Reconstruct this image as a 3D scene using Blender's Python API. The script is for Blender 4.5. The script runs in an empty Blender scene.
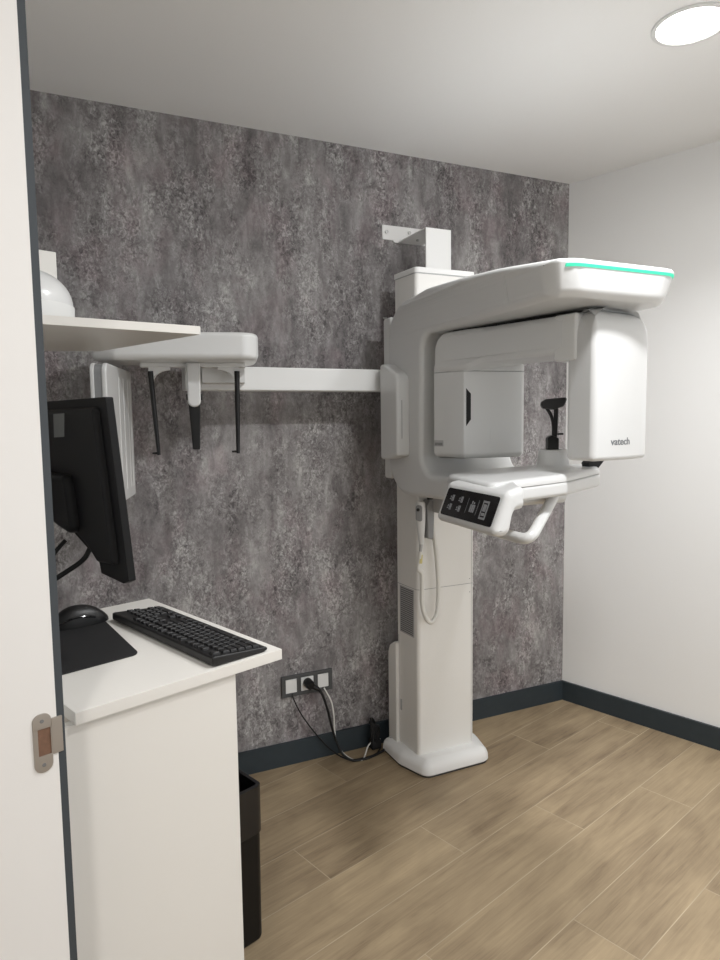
import bpy, bmesh, math, random
from mathutils import Vector, Matrix
from mathutils.geometry import tessellate_polygon
random.seed(7)
SC = bpy.context.scene
COL = SC.collection
PI = math.pi

# ------------------------------------------------------------------ frames
EN = Vector((.943223, .332161, 0)); EM = Vector((-.332161, .943223, 0))   # frame of desk and door wall


def Q(n, m, z):
    return EN * n + EM * m + Vector((0, 0, z))


# ------------------------------------------------------------------ materials
def mat(name, col, rough=.5, metal=0., emit=None, estr=0., coat=0., spec=.5, bump=0., bscale=200., var=0.):
    m = bpy.data.materials.new(name); m.use_nodes = True
    nt = m.node_tree; b = nt.nodes['Principled BSDF']
    b.inputs['Base Color'].default_value = (*col, 1)
    b.inputs['Roughness'].default_value = rough
    b.inputs['Metallic'].default_value = metal
    b.inputs['Specular IOR Level'].default_value = spec
    if coat:
        b.inputs['Coat Weight'].default_value = coat; b.inputs['Coat Roughness'].default_value = .08
    if emit:
        b.inputs['Emission Color'].default_value = (*emit, 1); b.inputs['Emission Strength'].default_value = estr
    tc = nt.nodes.new('ShaderNodeTexCoord')
    if bump or var:
        nz = nt.nodes.new('ShaderNodeTexNoise'); nz.inputs['Scale'].default_value = bscale
        nz.inputs['Detail'].default_value = 3
        nt.links.new(tc.outputs['Object'], nz.inputs['Vector'])
        if bump:
            bp = nt.nodes.new('ShaderNodeBump'); bp.inputs['Strength'].default_value = bump
            bp.inputs['Distance'].default_value = .001
            nt.links.new(nz.outputs['Fac'], bp.inputs['Height']); nt.links.new(bp.outputs['Normal'], b.inputs['Normal'])
        if var:
            mx = nt.nodes.new('ShaderNodeMix'); mx.data_type = 'RGBA'
            mx.inputs['A'].default_value = (*[c * (1 - var) for c in col], 1)
            mx.inputs['B'].default_value = (*[min(1, c * (1 + var)) for c in col], 1)
            nt.links.new(nz.outputs['Fac'], mx.inputs['Factor']); nt.links.new(mx.outputs['Result'], b.inputs['Base Color'])
    return m


M = {}
M['wall'] = mat('white_wall_paint', (.85, .85, .84), .75, bump=.12, bscale=260)
M['ceil'] = mat('white_ceiling_paint', (.90, .90, .89), .85, bump=.08, bscale=200)
M['plastic'] = mat('glossy_white_plastic', (.68, .685, .68), .28, coat=.25)
M['plastic_matte'] = mat('white_plastic', (.74, .745, .735), .42)
M['steel_white'] = mat('white_painted_steel', (.86, .86, .85), .4)
M['cream'] = mat('warm_white_enamel', (.84, .83, .80), .4)
M['lam'] = mat('white_laminate', (.74, .72, .68), .38)
M['door'] = mat('white_door_lacquer', (.79, .775, .755), .4)
M['anth'] = mat('anthracite_trim', (.025, .036, .044), .5, var=.15, bscale=30)
M['strip'] = mat('dark_grey_frame_edge', (.042, .050, .058), .55)
M['black'] = mat('black_plastic', (.0075, .0075, .008), .42, spec=.4)
M['mon'] = mat('satin_black_casing', (.0035, .0035, .004), .5, spec=.25)
M['gblack'] = mat('gloss_black', (.006, .006, .007), .12)
M['mblack'] = mat('matt_black', (.008, .008, .009), .75)
M['dgrey'] = mat('dark_grey_plastic', (.035, .035, .037), .5)
M['grey'] = mat('mid_grey_plastic', (.26, .265, .27), .45)
M['slot'] = mat('slot_grey', (.16, .16, .16), .6)  # plain grey of the vent slots and strike plate screws
M['liner'] = mat('thin_black_liner', (.008, .008, .009), .25)
M['sock'] = mat('graphite_frame', (.065, .068, .07), .45)
M['gbin'] = mat('satin_black_bin', (.004, .004, .0045), .3, spec=.3)
M['lgrey'] = mat('light_grey_plastic', (.45, .45, .45), .45)
M['key'] = mat('black_keycap', (.012, .012, .013), .5)
M['steel'] = mat('brushed_steel', (.42, .385, .35), .42, 1.)
M['bolt'] = mat('bolt_steel', (.55, .55, .55), .35, .9)
M['brown'] = mat('strike_recess', (.17, .09, .055), .6, var=.4, bscale=150)
M['logo'] = mat('logo_grey', (.16, .17, .18), .5)
M['label'] = mat('grey_label', (.22, .22, .22), .5, var=.3, bscale=120)
M['sticker'] = mat('dull_label', (.15, .155, .15), .6, var=.1, bscale=60)
M['wcable'] = mat('white_cable', (.75, .74, .70), .45)
M['yellow'] = mat('yellow_strain_relief', (.62, .55, .22), .5)
M['led'] = mat('mint_light_strip', (.02, .30, .20), .5, emit=(.045, .58, .33), estr=.85)
M['icon'] = mat('panel_icon', (.12, .12, .12), .4, emit=(.8, .82, .85), estr=.055)
M['lampdiff'] = mat('lamp_diffuser', (.9, .9, .9), .5, emit=(1, .965, .915), estr=14.)
M['lampdiff2'] = mat('lamp_diffuser_corridor', (.9, .9, .9), .5, emit=(1, .94, .87), estr=14.)


def wallpaper():
    m = bpy.data.materials.new('mottled_grey_wallpaper'); m.use_nodes = True
    nt = m.node_tree; N = nt.nodes; L = nt.links; b = N['Principled BSDF']
    tc = N.new('ShaderNodeTexCoord')

    def noise(sx, sz, scale, detail, rough, off=0., dist=0.):
        mp = N.new('ShaderNodeMapping'); mp.inputs['Scale'].default_value = (sx, 1, sz); mp.inputs['Location'].default_value = (off, off * .7, off * 1.3)
        L.new(tc.outputs['Object'], mp.inputs['Vector'])
        n = N.new('ShaderNodeTexNoise'); n.inputs['Scale'].default_value = scale; n.inputs['Detail'].default_value = detail
        n.inputs['Roughness'].default_value = rough; n.inputs['Distortion'].default_value = dist
        L.new(mp.outputs['Vector'], n.inputs['Vector']); return n.outputs['Fac']

    def math_(op, a, c, v=None):
        n = N.new('ShaderNodeMath'); n.operation = op; L.new(a, n.inputs[0])
        if v is None: L.new(c, n.inputs[1])
        else: n.inputs[1].default_value = v
        return n.outputs[0]
    big = noise(1, .34, 5.5, 4, .6, 1.3, .3)
    mid = noise(1.0, .42, 22, 5, .66, 4.1, .5)
    fine = noise(1.0, .75, 92, 3, .62, 7.7, .9)
    crack = noise(1, .75, 55, 3, .55, 2.2, 1.6)
    msk = noise(1, .45, 11, 4, .6, 21.0, .4)
    mr = N.new('ShaderNodeMapRange'); L.new(msk, mr.inputs['Value']); mr.inputs['From Min'].default_value = .40; mr.inputs['From Max'].default_value = .62
    mr.inputs['To Min'].default_value = .18; mr.inputs['To Max'].default_value = .95
    fl = math_('MULTIPLY', math_('SUBTRACT', fine, None, .5), mr.outputs[0])
    s = math_('ADD', math_('MULTIPLY', big, None, .46), math_('MULTIPLY', mid, None, .48))
    s = math_('ADD', s, fl)
    s = math_('ADD', s, None, .30)
    r = N.new('ShaderNodeValToRGB'); L.new(s, r.inputs['Fac'])
    e = r.color_ramp.elements
    e[0].position = .57; e[0].color = (.090, .083, .085, 1)
    e[1].position = .97; e[1].color = (.53, .520, .512, 1)
    for p, c in ((.68, (.172, .160, .162)), (.755, (.235, .222, .223)), (.84, (.325, .313, .311))):
        x = e.new(p); x.color = (*c, 1)
    # dark hairline cracks
    cr = N.new('ShaderNodeMapRange'); L.new(crack, cr.inputs['Value'])
    ab = math_('ABSOLUTE', math_('SUBTRACT', crack, None, .5), None, 0.)
    c2 = N.new('ShaderNodeMapRange'); L.new(ab, c2.inputs['Value']); c2.inputs['From Min'].default_value = 0; c2.inputs['From Max'].default_value = .022
    c2.inputs['To Min'].default_value = .55; c2.inputs['To Max'].default_value = 0
    mk = noise(1, .5, 12, 3, .5, 9.1)
    mk2 = N.new('ShaderNodeMapRange'); L.new(mk, mk2.inputs['Value']); mk2.inputs['From Min'].default_value = .45; mk2.inputs['From Max'].default_value = .62
    f = math_('MULTIPLY', c2.outputs[0], mk2.outputs[0])
    mx = N.new('ShaderNodeMix'); mx.data_type = 'RGBA'; L.new(f, mx.inputs['Factor']); L.new(r.outputs['Color'], mx.inputs['A'])
    mx.inputs['B'].default_value = (.075, .068, .069, 1)
    # reddish-violet blushes
    tn = noise(1, .6, 9, 4, .6, 12.5)
    t2 = N.new('ShaderNodeMapRange'); L.new(tn, t2.inputs['Value']); t2.inputs['From Min'].default_value = .50; t2.inputs['From Max'].default_value = .68; t2.inputs['To Max'].default_value = .55
    tm = N.new('ShaderNodeMix'); tm.data_type = 'RGBA'; tm.blend_type = 'MULTIPLY'; L.new(t2.outputs[0], tm.inputs['Factor']); L.new(mx.outputs['Result'], tm.inputs['A'])
    tm.inputs['B'].default_value = (.98, .83, .87, 1)
    L.new(tm.outputs['Result'], b.inputs['Base Color'])
    b.inputs['Roughness'].default_value = .62; b.inputs['Specular IOR Level'].default_value = .3
    bp = N.new('ShaderNodeBump'); bp.inputs['Strength'].default_value = .25; bp.inputs['Distance'].default_value = .002
    L.new(s, bp.inputs['Height']); L.new(bp.outputs['Normal'], b.inputs['Normal'])
    return m


M['paper'] = wallpaper()


def floormat():
    m = bpy.data.materials.new('oak_look_plank_tiles'); m.use_nodes = True
    nt = m.node_tree; N = nt.nodes; L = nt.links; b = N['Principled BSDF']
    uv = N.new('ShaderNodeUVMap'); uv.uv_map = 'plank'
    at = N.new('ShaderNodeAttribute'); at.attribute_name = 'plank_id'
    sep = N.new('ShaderNodeSeparateColor'); L.new(at.outputs['Color'], sep.inputs['Color'])
    cmb = N.new('ShaderNodeCombineXYZ')
    ml = N.new('ShaderNodeMath'); ml.operation = 'MULTIPLY'; ml.inputs[1].default_value = 40; L.new(sep.outputs[0], ml.inputs[0])
    su = N.new('ShaderNodeSeparateXYZ'); L.new(uv.outputs['UV'], su.inputs[0])
    L.new(su.outputs[0], cmb.inputs[0]); L.new(su.outputs[1], cmb.inputs[1]); L.new(ml.outputs[0], cmb.inputs[2])

    def noise(sx, sy, scale, detail, rough, dist):
        mp = N.new('ShaderNodeMapping'); mp.inputs['Scale'].default_value = (sx, sy, 1); L.new(cmb.outputs[0], mp.inputs['Vector'])
        n = N.new('ShaderNodeTexNoise'); n.inputs['Scale'].default_value = scale; n.inputs['Detail'].default_value = detail
        n.inputs['Roughness'].default_value = rough; n.inputs['Distortion'].default_value = dist
        L.new(mp.outputs[0], n.inputs['Vector']); return n.outputs['Fac']
    g1 = noise(.7, 6.0, 1.9, 4, .58, 1.6)
    g2 = noise(1.1, 30, 3.0, 6, .70, 1.4)
    g3 = noise(1.6, 3.0, 2.2, 3, .55, .9)
    a = N.new('ShaderNodeMath'); a.operation = 'MULTIPLY_ADD'; L.new(g2, a.inputs[0]); a.inputs[1].default_value = .42
    c = N.new('ShaderNodeMath'); c.operation = 'MULTIPLY_ADD'; L.new(g1, c.inputs[0]); c.inputs[1].default_value = .50
    d = N.new('ShaderNodeMath'); d.operation = 'MULTIPLY'; L.new(g3, d.inputs[0]); d.inputs[1].default_value = .35
    L.new(d.outputs[0], c.inputs[2]); L.new(c.outputs[0], a.inputs[2])
    e0 = N.new('ShaderNodeMath'); e0.operation = 'MULTIPLY_ADD'; L.new(sep.outputs[1], e0.inputs[0]); e0.inputs[1].default_value = .11; L.new(a.outputs[0], e0.inputs[2])
    r = N.new('ShaderNodeValToRGB'); L.new(e0.outputs[0], r.inputs['Fac'])
    e = r.color_ramp.elements
    e[0].position = .45; e[0].color = (.155, .110, .068, 1)
    e[1].position = .91; e[1].color = (.47, .362, .228, 1)
    x = e.new(.56); x.color = (.268, .200, .126, 1)
    x = e.new(.70); x.color = (.355, .272, .172, 1)
    L.new(r.outputs['Color'], b.inputs['Base Color'])
    b.inputs['Roughness'].default_value = .5; b.inputs['Specular IOR Level'].default_value = .32
    bp = N.new('ShaderNodeBump'); bp.inputs['Strength'].default_value = .1; bp.inputs['Distance'].default_value = .001
    L.new(g2, bp.inputs['Height']); L.new(bp.outputs['Normal'], b.inputs['Normal'])
    return m


M['floor'] = floormat()
M['grout'] = mat('pale_grout', (.50, .41, .29), .8, var=.5, bscale=5)

# ------------------------------------------------------------------ object helpers


def link(name, bm, m, parent=None, sharp=38, label=None, kind=None):
    bmesh.ops.recalc_face_normals(bm, faces=bm.faces)
    me = bpy.data.meshes.new(name); bm.to_mesh(me); bm.free()
    for p in me.polygons: p.use_smooth = True
    me.set_sharp_from_angle(angle=math.radians(sharp))
    for mm in (m if isinstance(m, (list, tuple)) else [m]): me.materials.append(mm)
    o = bpy.data.objects.new(name, me); COL.objects.link(o)
    wn = o.modifiers.new('weighted_normal', 'WEIGHTED_NORMAL'); wn.mode = 'FACE_AREA'; wn.weight = 60; wn.keep_sharp = True
    if parent: setparent(o, parent)
    if label: o['label'] = label
    if kind: o['kind'] = kind
    return o


BASE = {}


def wloc(o):
    v = Vector(o.location)
    if o.parent is not None: v = v + wloc(o.parent) + Vector(BASE.get(o.name, (0, 0, 0)))
    return v


def setparent(o, p):
    w = wloc(p)
    o.parent = p
    o.matrix_parent_inverse = Matrix.Translation(-w)
    BASE[o.name] = tuple(-w)


def thing(name, loc, label, cat, group=None):
    o = bpy.data.objects.new(name, None); COL.objects.link(o); o.location = loc; o.empty_display_size = .05
    o['label'] = label; o['category'] = cat
    if group: o['group'] = group
    return o


def tag(o, label, cat, group=None):
    o['label'] = label; o['category'] = cat
    if group: o['group'] = group
    return o


def struct(name, bm, m, parent=None, sharp=38):
    return link(name, bm, m, parent, sharp, None, 'structure' if parent is None else None)


# ------------------------------------------------------------------ shape helpers
def rounded(pts, seg=6):
    """pts: (a, b, r) polygon -> list of 2D points with rounded corners"""
    out = []; n = len(pts)
    for i in range(n):
        p = Vector(pts[i][:2]); r = pts[i][2] if len(pts[i]) > 2 else 0
        a = Vector(pts[i - 1][:2]) - p; c = Vector(pts[(i + 1) % n][:2]) - p
        la, lc = a.length, c.length; a.normalize(); c.normalize()
        if r <= 1e-6: out.append(p); continue
        ang = a.angle(c)
        t = min(r / math.tan(ang / 2), la * .49, lc * .49); r = t * math.tan(ang / 2)
        s, e = p + a * t, p + c * t
        bis = (a + c).normalized(); cen = p + bis * (r / math.sin(ang / 2))
        a0 = math.atan2(s.y - cen.y, s.x - cen.x); a1 = math.atan2(e.y - cen.y, e.x - cen.x)
        d = (a1 - a0 + PI) % (2 * PI) - PI
        k = max(2, int(seg * abs(d) / (PI / 2) + .5))
        for j in range(k + 1):
            th = a0 + d * j / k
            out.append(cen + Vector((math.cos(th), math.sin(th))) * r)
    res = []
    for p in out:
        if not res or (p - res[-1]).length > 1e-5: res.append(p)
    if (res[0] - res[-1]).length < 1e-5: res.pop()
    return res


def densify(pts, mx):
    out = []
    for i, p in enumerate(pts):
        q = pts[(i + 1) % len(pts)]; out.append(p); k = int((q - p).length / mx)
        for j in range(1, k + 1): out.append(p.lerp(q, j / (k + 1)))
    return out


def area(pts):
    return .5 * sum(pts[i - 1].x * pts[i].y - pts[i].x * pts[i - 1].y for i in range(len(pts)))


def inset(pts, d):
    if abs(d) < 1e-9: return list(pts)
    sg = 1 if area(pts) > 0 else -1; n = len(pts); out = []
    for i in range(n):
        a = (pts[i] - pts[i - 1]).normalized(); c = (pts[(i + 1) % n] - pts[i]).normalized()
        na = Vector((-a.y, a.x)) * sg; nc = Vector((-c.y, c.x)) * sg
        b = na + nc
        if b.length < 1e-6: b = na
        b.normalize(); k = max(.35, b.dot(na))
        out.append(pts[i] + b * d / k)
    return out


def cap(bm, ring, p2):
    for t in tessellate_polygon([[Vector((p.x, p.y, 0)) for p in p2]]):
        if len(set(t)) == 3:
            try: bm.faces.new([ring[i] for i in t])
            except ValueError: pass


def rx(bm, pts, lo, hi, r, F, seg=4, mid=1, lo_r=None, warp=None):
    """extrude outline from lo to hi with rounded rims; F(a,b,c)->Vector"""
    layers = []
    rl = r if lo_r is None else lo_r
    if rl > 0:
        for j in range(seg + 1):
            th = PI / 2 * j / seg; layers.append((lo + rl * (1 - math.sin(th)), rl * (1 - math.cos(th))))
        layers = [(lo + rl * (1 - math.sin(PI / 2 * j / seg)), rl * (1 - math.cos(PI / 2 * j / seg))) for j in range(seg + 1)][::-1]
        layers = [(lo + rl * (1 - math.cos(PI / 2 * j / seg)), rl * (1 - math.sin(PI / 2 * j / seg))) for j in range(seg + 1)]
    else: layers = [(lo, 0)]
    a0 = layers[-1][0]; b0 = hi - r
    for j in range(1, mid): layers.append((a0 + (b0 - a0) * j / mid, 0))
    if r > 0: layers += [(hi - r * (1 - math.cos(PI / 2 * (seg - j) / seg)), r * (1 - math.sin(PI / 2 * (seg - j) / seg))) for j in range(seg + 1)]
    else: layers.append((hi, 0))
    rings = []
    for c, d in layers:
        rr = []
        for p in inset(pts, d):
            v = F(p.x, p.y, c)
            if warp: v = warp(v)
            rr.append(bm.verts.new(v))
        rings.append(rr)
    n = len(pts)
    for A, B in zip(rings[:-1], rings[1:]):
        for i in range(n):
            bm.faces.new((A[i], A[(i + 1) % n], B[(i + 1) % n], B[i]))
    cap(bm, rings[0], inset(pts, layers[0][1])); cap(bm, rings[-1], inset(pts, layers[-1][1]))
    return bm


XY = lambda a, b, c: Vector((a, b, c))          # outline in plan, extruded in z
YZ = lambda a, b, c: Vector((c, a, b))          # outline in (y,z), extruded in x
XZ = lambda a, b, c: Vector((a, c, b))          # outline in (x,z), extruded in y


def NMZ(a, b, c): return Q(a, b, c)             # plan outline in desk frame
def NZM(a, b, c): return Q(a, c, b)
def MZN(a, b, c): return Q(c, a, b)


def rect(a0, b0, a1, b1, r=0, seg=5):
    return rounded([(a0, b0, r), (a1, b0, r), (a1, b1, r), (a0, b1, r)], seg)


def box(F, lo, hi, r=.003, rr=0., seg=2, bm=None):
    bm = bm or bmesh.new()
    return rx(bm, rect(lo[0], lo[1], hi[0], hi[1], rr), lo[2], hi[2], r, F, seg)


def tube(bm, path, rad, n=10, closed=False, caps=True):
    """swept round tube; rad float or list"""
    P = [Vector(p) for p in path]; k = len(P); R = rad if isinstance(rad, (list, tuple)) else [rad] * k
    up = Vector((0, 0, 1)); rings = []; prev = None
    for i in range(k):
        t = (P[min(i + 1, k - 1)] - P[max(i - 1, 0)]).normalized()
        if prev is None:
            x = t.cross(up)
            if x.length < .1: x = t.cross(Vector((1, 0, 0)))
        else: x = prev - t * prev.dot(t)
        x.normalize(); prev = x; y = t.cross(x)
        rings.append([bm.verts.new(P[i] + (x * math.cos(2 * PI * j / n) + y * math.sin(2 * PI * j / n)) * R[i]) for j in range(n)])
    for A, B in zip(rings[:-1], rings[1:]):
        for j in range(n): bm.faces.new((A[j], A[(j + 1) % n], B[(j + 1) % n], B[j]))
    if caps: bm.faces.new(rings[0][::-1]); bm.faces.new(rings[-1])
    return bm


def spline(pts, k=8):
    P = [Vector(p) for p in pts]; P = [P[0] * 2 - P[1]] + P + [P[-1] * 2 - P[-2]]; out = []
    for i in range(1, len(P) - 2):
        a, b, c, d = P[i - 1:i + 3]
        for j in range(k):
            t = j / k
            out.append(.5 * ((2 * b) + (c - a) * t + (2 * a - 5 * b + 4 * c - d) * t * t + (3 * b - a - 3 * c + d) * t ** 3))
    out.append(P[-2]); return out


def lathe(bm, prof, cen, n=32, F=None):
    rings = []
    for r, z in prof:
        rings.append([bm.verts.new(Vector(cen) + Vector((max(r, 1e-5) * math.cos(2 * PI * j / n), max(r, 1e-5) * math.sin(2 * PI * j / n), z))) for j in range(n)])
    for A, B in zip(rings[:-1], rings[1:]):
        for j in range(n): bm.faces.new((A[j], A[(j + 1) % n], B[(j + 1) % n], B[j]))
    bm.faces.new(rings[0][::-1]); bm.faces.new(rings[-1])
    return bm


def fillet3(pts, r, k=6):
    """round the inner corners of a 3D polyline"""
    P = [Vector(p) for p in pts]; out = [P[0]]
    for i in range(1, len(P) - 1):
        a = P[i - 1] - P[i]; c = P[i + 1] - P[i]; t = min(r, a.length * .48, c.length * .48)
        s = P[i] + a.normalized() * t; e = P[i] + c.normalized() * t
        for j in range(k + 1):
            u = j / k; out.append(s * (1 - u) ** 2 + P[i] * 2 * u * (1 - u) + e * u * u)
    out.append(P[-1]); return out


# ------------------------------------------------------------------ room
ZC = 2.484
CR = Vector((2.264, 2.517, 0)); RD = Vector((.31375, -.9495, 0))      # back right corner, right wall running towards us
RNrm = Vector((.9495, .31375, 0))
YB = 2.517
MF = -.62                                                              # front wall


def quad_wall(p0, p1, out, t, z0, z1):
    """wall slab from p0 to p1, inner face on that line, thickness t towards 'out'"""
    bm = bmesh.new(); vs = []
    for z in (z0, z1):
        for p in (p0, p1, p1 + out * t, p0 + out * t): vs.append(bm.verts.new((p.x, p.y, z)))
    for f in ((0, 1, 5, 4), (1, 2, 6, 5), (2, 3, 7, 6), (3, 0, 4, 7), (0, 3, 2, 1), (4, 5, 6, 7)): bm.faces.new([vs[i] for i in f])
    return bm


NL = .322; NO = .165
PLB = Vector(((NL - .332161 * YB) / .943223, YB, 0))                    # left wall meets back wall
struct('wall_back', quad_wall(Vector((PLB.x - .25, YB, 0)), Vector((CR.x + .2, YB, 0)), Vector((0, 1, 0)), .12, -.02, ZC), M['paper'])
# right wall down to the front wall
tR = (CR.dot(EM) - MF) / (-RD.dot(EM)); PRF = CR + RD * tR
struct('wall_right', quad_wall(CR, PRF + RD * .1, RNrm, .12, -.02, ZC), M['wall'])
bm = bmesh.new()
MJ, MJ2, ZL = .96, .0, 2.10
m1 = (PLB.dot(EM)) + .15
for lo, hi in (((NO, MJ, -.02), (NL, m1, ZC)), ((NO, -1.6, -.02), (NL, MJ2 - .02, ZC)), ((NO, MJ2 - .02, ZL), (NL, MJ, ZC))):
    box(NMZ, lo, hi, 0, bm=bm)
struct('wall_left', bm, M['wall'])
# corridor the photo is taken from
struct('wall_corridor', box(NMZ, (-1.30, -1.6, -.02), (-1.20, 2.6, ZC), 0), M['wall'])
struct('wall_corridor_far', box(NMZ, (-1.30, 2.6, -.02), (NL, 2.7, ZC), 0), M['wall'])
struct('wall_corridor_near', box(NMZ, (-1.30, -1.7, -.02), (NL, -1.6, ZC), 0), M['wall'])
# ceiling
bm = bmesh.new()
LC = Vector((1.680, 1.392, ZC)); LC2 = Vector((Q(1.45, .36, 0).x, Q(1.45, .36, 0).y, ZC)); LCC = Q(-.42, -.10, ZC)
box(NMZ, (-1.4, -1.8, ZC), (3.3, 2.8, ZC + .1), 0, bm=bm)
struct('ceiling', bm, M['ceil'])

# floor of long plank tiles
PA = math.radians(16.54); PU = Vector((math.cos(PA), math.sin(PA), 0)); PV = Vector((-math.sin(PA), math.cos(PA), 0))
bm = bmesh.new(); uvl = bm.loops.layers.uv.new('plank'); cl = bm.loops.layers.color.new('plank_id')
W, LN, Q0 = .1955, 1.19, .738
rnd = random.Random(11)
g = .0013
for k in range(-16, 14):
    off = 1.598 - .397 * k
    off -= math.floor(off / LN) * LN
    for i in range(-4, 5):
        u0 = off + i * LN; v0 = Q0 + k * W
        c = PU * (u0 + LN / 2) + PV * (v0 + W / 2)
        n_, m_ = c.dot(EN), c.dot(EM)
        if n_ < -2.1 or n_ > 4 or m_ < -2.3 or m_ > 3.4: continue
        rid, tone = rnd.random(), rnd.random()
        ps = [(u0 + g, v0 + g), (u0 + LN - g, v0 + g), (u0 + LN - g, v0 + W - g), (u0 + g, v0 + W - g)]
        f = bm.faces.new([bm.verts.new(PU * a + PV * b) for a, b in ps]); f.material_index = 0
        for lp, (a, b) in zip(f.loops, ps):
            lp[uvl].uv = (a - u0 + rid * 7, b - v0); lp[cl] = (rid, tone, 0, 1)
vs = [bm.verts.new(Q(a, b, -.0004)) for a, b in ((-1.6, -1.9), (3.6, -1.9), (3.6, 2.95), (-1.6, 2.95))]
f = bm.faces.new(vs); f.material_index = 1
vs2 = [bm.verts.new(Q(a, b, -.05)) for a, b in ((-1.6, -1.9), (3.6, -1.9), (3.6, 2.95), (-1.6, 2.95))]
f = bm.faces.new(vs2[::-1]); f.material_index = 1
struct('floor', bm, [M['floor'], M['grout']])

# baseboards
bh, bt = .095, .012
struct('baseboard_back', quad_wall(Vector((PLB.x + .02, YB, 0)), Vector((CR.x, YB, 0)), Vector((0, -1, 0)), bt, 0, bh), M['anth'])
struct('baseboard_right', quad_wall(CR, PRF, -RNrm, bt, 0, bh), M['anth'])
struct('baseboard_left', box(NMZ, (NL, MJ + .05, 0), (NL + bt, m1 - .17, bh), 0), M['anth'])

# door frame: white lining of the opening and its dark edge strip on the room side
bm = bmesh.new()
box(NMZ, (NO - .02, .94, 0), (.3217, MJ, ZL), .0015, bm=bm)
box(NMZ, (NO - .02, MJ2 - .02, 0), (.3217, MJ2, ZL), .0015, bm=bm)
box(NMZ, (NO - .02, MJ2, ZL - .02), (.3217, .94, ZL), .0015, bm=bm)
box(NMZ, (NO - .02, .94, 0), (NO, 1.02, ZL + .06), .0015, bm=bm)
jamb = struct('trim_1', bm, M['door'])
bm = bmesh.new()
box(NMZ, (.3217, .9405, 0), (.3322, 1.01, ZL), .001, bm=bm)
box(NMZ, (.3217, MJ2 - .06, 0), (.3322, MJ2 - .001, ZL), .001, bm=bm)
box(NMZ, (.3217, MJ2 - .001, ZL - .001), (.3322, .9405, ZL + .06), .001, bm=bm)
struct('trim_2', bm, M['strip'])
# strike plate let into the lining
bm = bmesh.new(); th = .0016
na, nb, za, zb = .2893, .3140, .9230, 1.0060
h0, h1, hz0, hz1 = .2955, .3125, .9465, .9845
FZ = lambda a, b, c: Q(a, .94 - c, b)
rx(bm, rounded([(na, hz1, 0), (nb, hz1, 0), (nb, zb, .0115), (na, zb, .0115)], 7), -.001, th, .0004, FZ, 2)
rx(bm, rounded([(na, za, .0115), (nb, za, .0115), (nb, hz0, 0), (na, hz0, 0)], 7), -.001, th, .0004, FZ, 2)
rx(bm, rect(na, hz0, h0, hz1), -.001, th, 0, FZ); rx(bm, rect(h1, hz0, nb, hz1), -.001, th, 0, FZ)
rx(bm, rect(nb, .9445, .3285, .9960, .001), -.001, th, .0004, FZ, 2)
sp = link('strike_plate', bm, M['steel'], jamb, label='brushed steel strike plate')
bm = bmesh.new(); rx(bm, rect(h0, hz0, h1, hz1), -.001, .0004, 0, FZ); link('bolt_hole', bm, M['brown'], sp, label='brown bolt hole')
for zz in (.9955, .9335):
    bm = bmesh.new(); rx(bm, rounded([((na + nb) / 2 + .0028 * math.cos(t * PI / 6), zz + .0028 * math.sin(t * PI / 6), 0) for t in range(12)]), 0, th + .0004, .0003, FZ, 2)
    link('screw', bm, M['slot'], sp)


# ------------------------------------------------------------------ ceiling lights
def downlight(c, label, dm, watt, spread=135, tint=(.985, .99, 1)):
    t = thing('ceiling_light', c, label, 'ceiling light', 'recessed ceiling lights')
    bm = bmesh.new()
    lathe(bm, [(.088, -.001), (.103, -.001), (.1035, -.004), (.101, -.006), (.091, -.006), (.0885, -.003)], c, 48)
    # open ring: remove the caps
    bmesh.ops.delete(bm, geom=[f for f in bm.faces if len(f.verts) > 4], context='FACES')
    link('trim_ring', bm, M['plastic_matte'], t)
    bm = bmesh.new(); lathe(bm, [(.0885, -.0005), (.0885, -.003), (.05, -.0042), (.0, -.0045)], c, 48)
    link('diffuser', bm, dm, t)
    la = bpy.data.lights.new('downlight_lamp', 'AREA'); la.shape = 'DISK'; la.size = .172; la.energy = watt; la.color = tint; la.spread = math.radians(spread)
    lo_ = bpy.data.objects.new('downlight_lamp', la); COL.objects.link(lo_); lo_.location = Vector(c) - Vector((0, 0, .008)); setparent(lo_, t)


downlight(LC, 'round lit recessed downlight in the ceiling above the x-ray machine arm', M['lampdiff'], 7, 125)
downlight(LC2, 'round recessed downlight in the ceiling nearer the doorway, out of the frame', M['lampdiff'], 18.5, 174)
downlight(LCC, 'round recessed downlight in the corridor ceiling behind the camera', M['lampdiff2'], 12.5, 160, (1, .97, .94))

# ------------------------------------------------------------------ x-ray machine
X = thing('dental_xray_machine', (1.41, 2.3, 0), 'tall white panoramic dental x-ray machine on a floor column with overhead arm and side arm', 'x-ray machine')


def part(name, bm, m, parent=X, sharp=38, label=None): return link(name, bm, m, parent, sharp, label)


# floor base
bm = bmesh.new()
pts = rounded([(1.222, 2.455, .02), (1.222, 2.30, .06), (1.268, 2.160, .045), (1.572, 2.160, .045), (1.606, 2.30, .06), (1.606, 2.455, .02)], 8)
lay = [(0.0, .012), (.006, .006), (.012, 0.), (.030, .001), (.044, .006), (.055, .016), (.061, .030), (.0635, .040)]
rings = []
for z, d in lay: rings.append([bm.verts.new((p.x, p.y, z)) for p in inset(pts, d)])
for A, B in zip(rings[:-1], rings[1:]):
    for i in range(len(pts)): bm.faces.new((A[i], A[(i + 1) % len(pts)], B[(i + 1) % len(pts)], B[i]))
bm.faces.new(rings[0][::-1]); bm.faces.new(rings[-1])
base = part('base', bm, M['steel_white'])
bm = bmesh.new(); rx(bm, rounded([(p.x, p.y, 0) for p in inset(pts, .006)]), .0, .006, 0, XY); part('foot_gasket', bm, M['dgrey'], base, label='dark gasket under the base')

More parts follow.
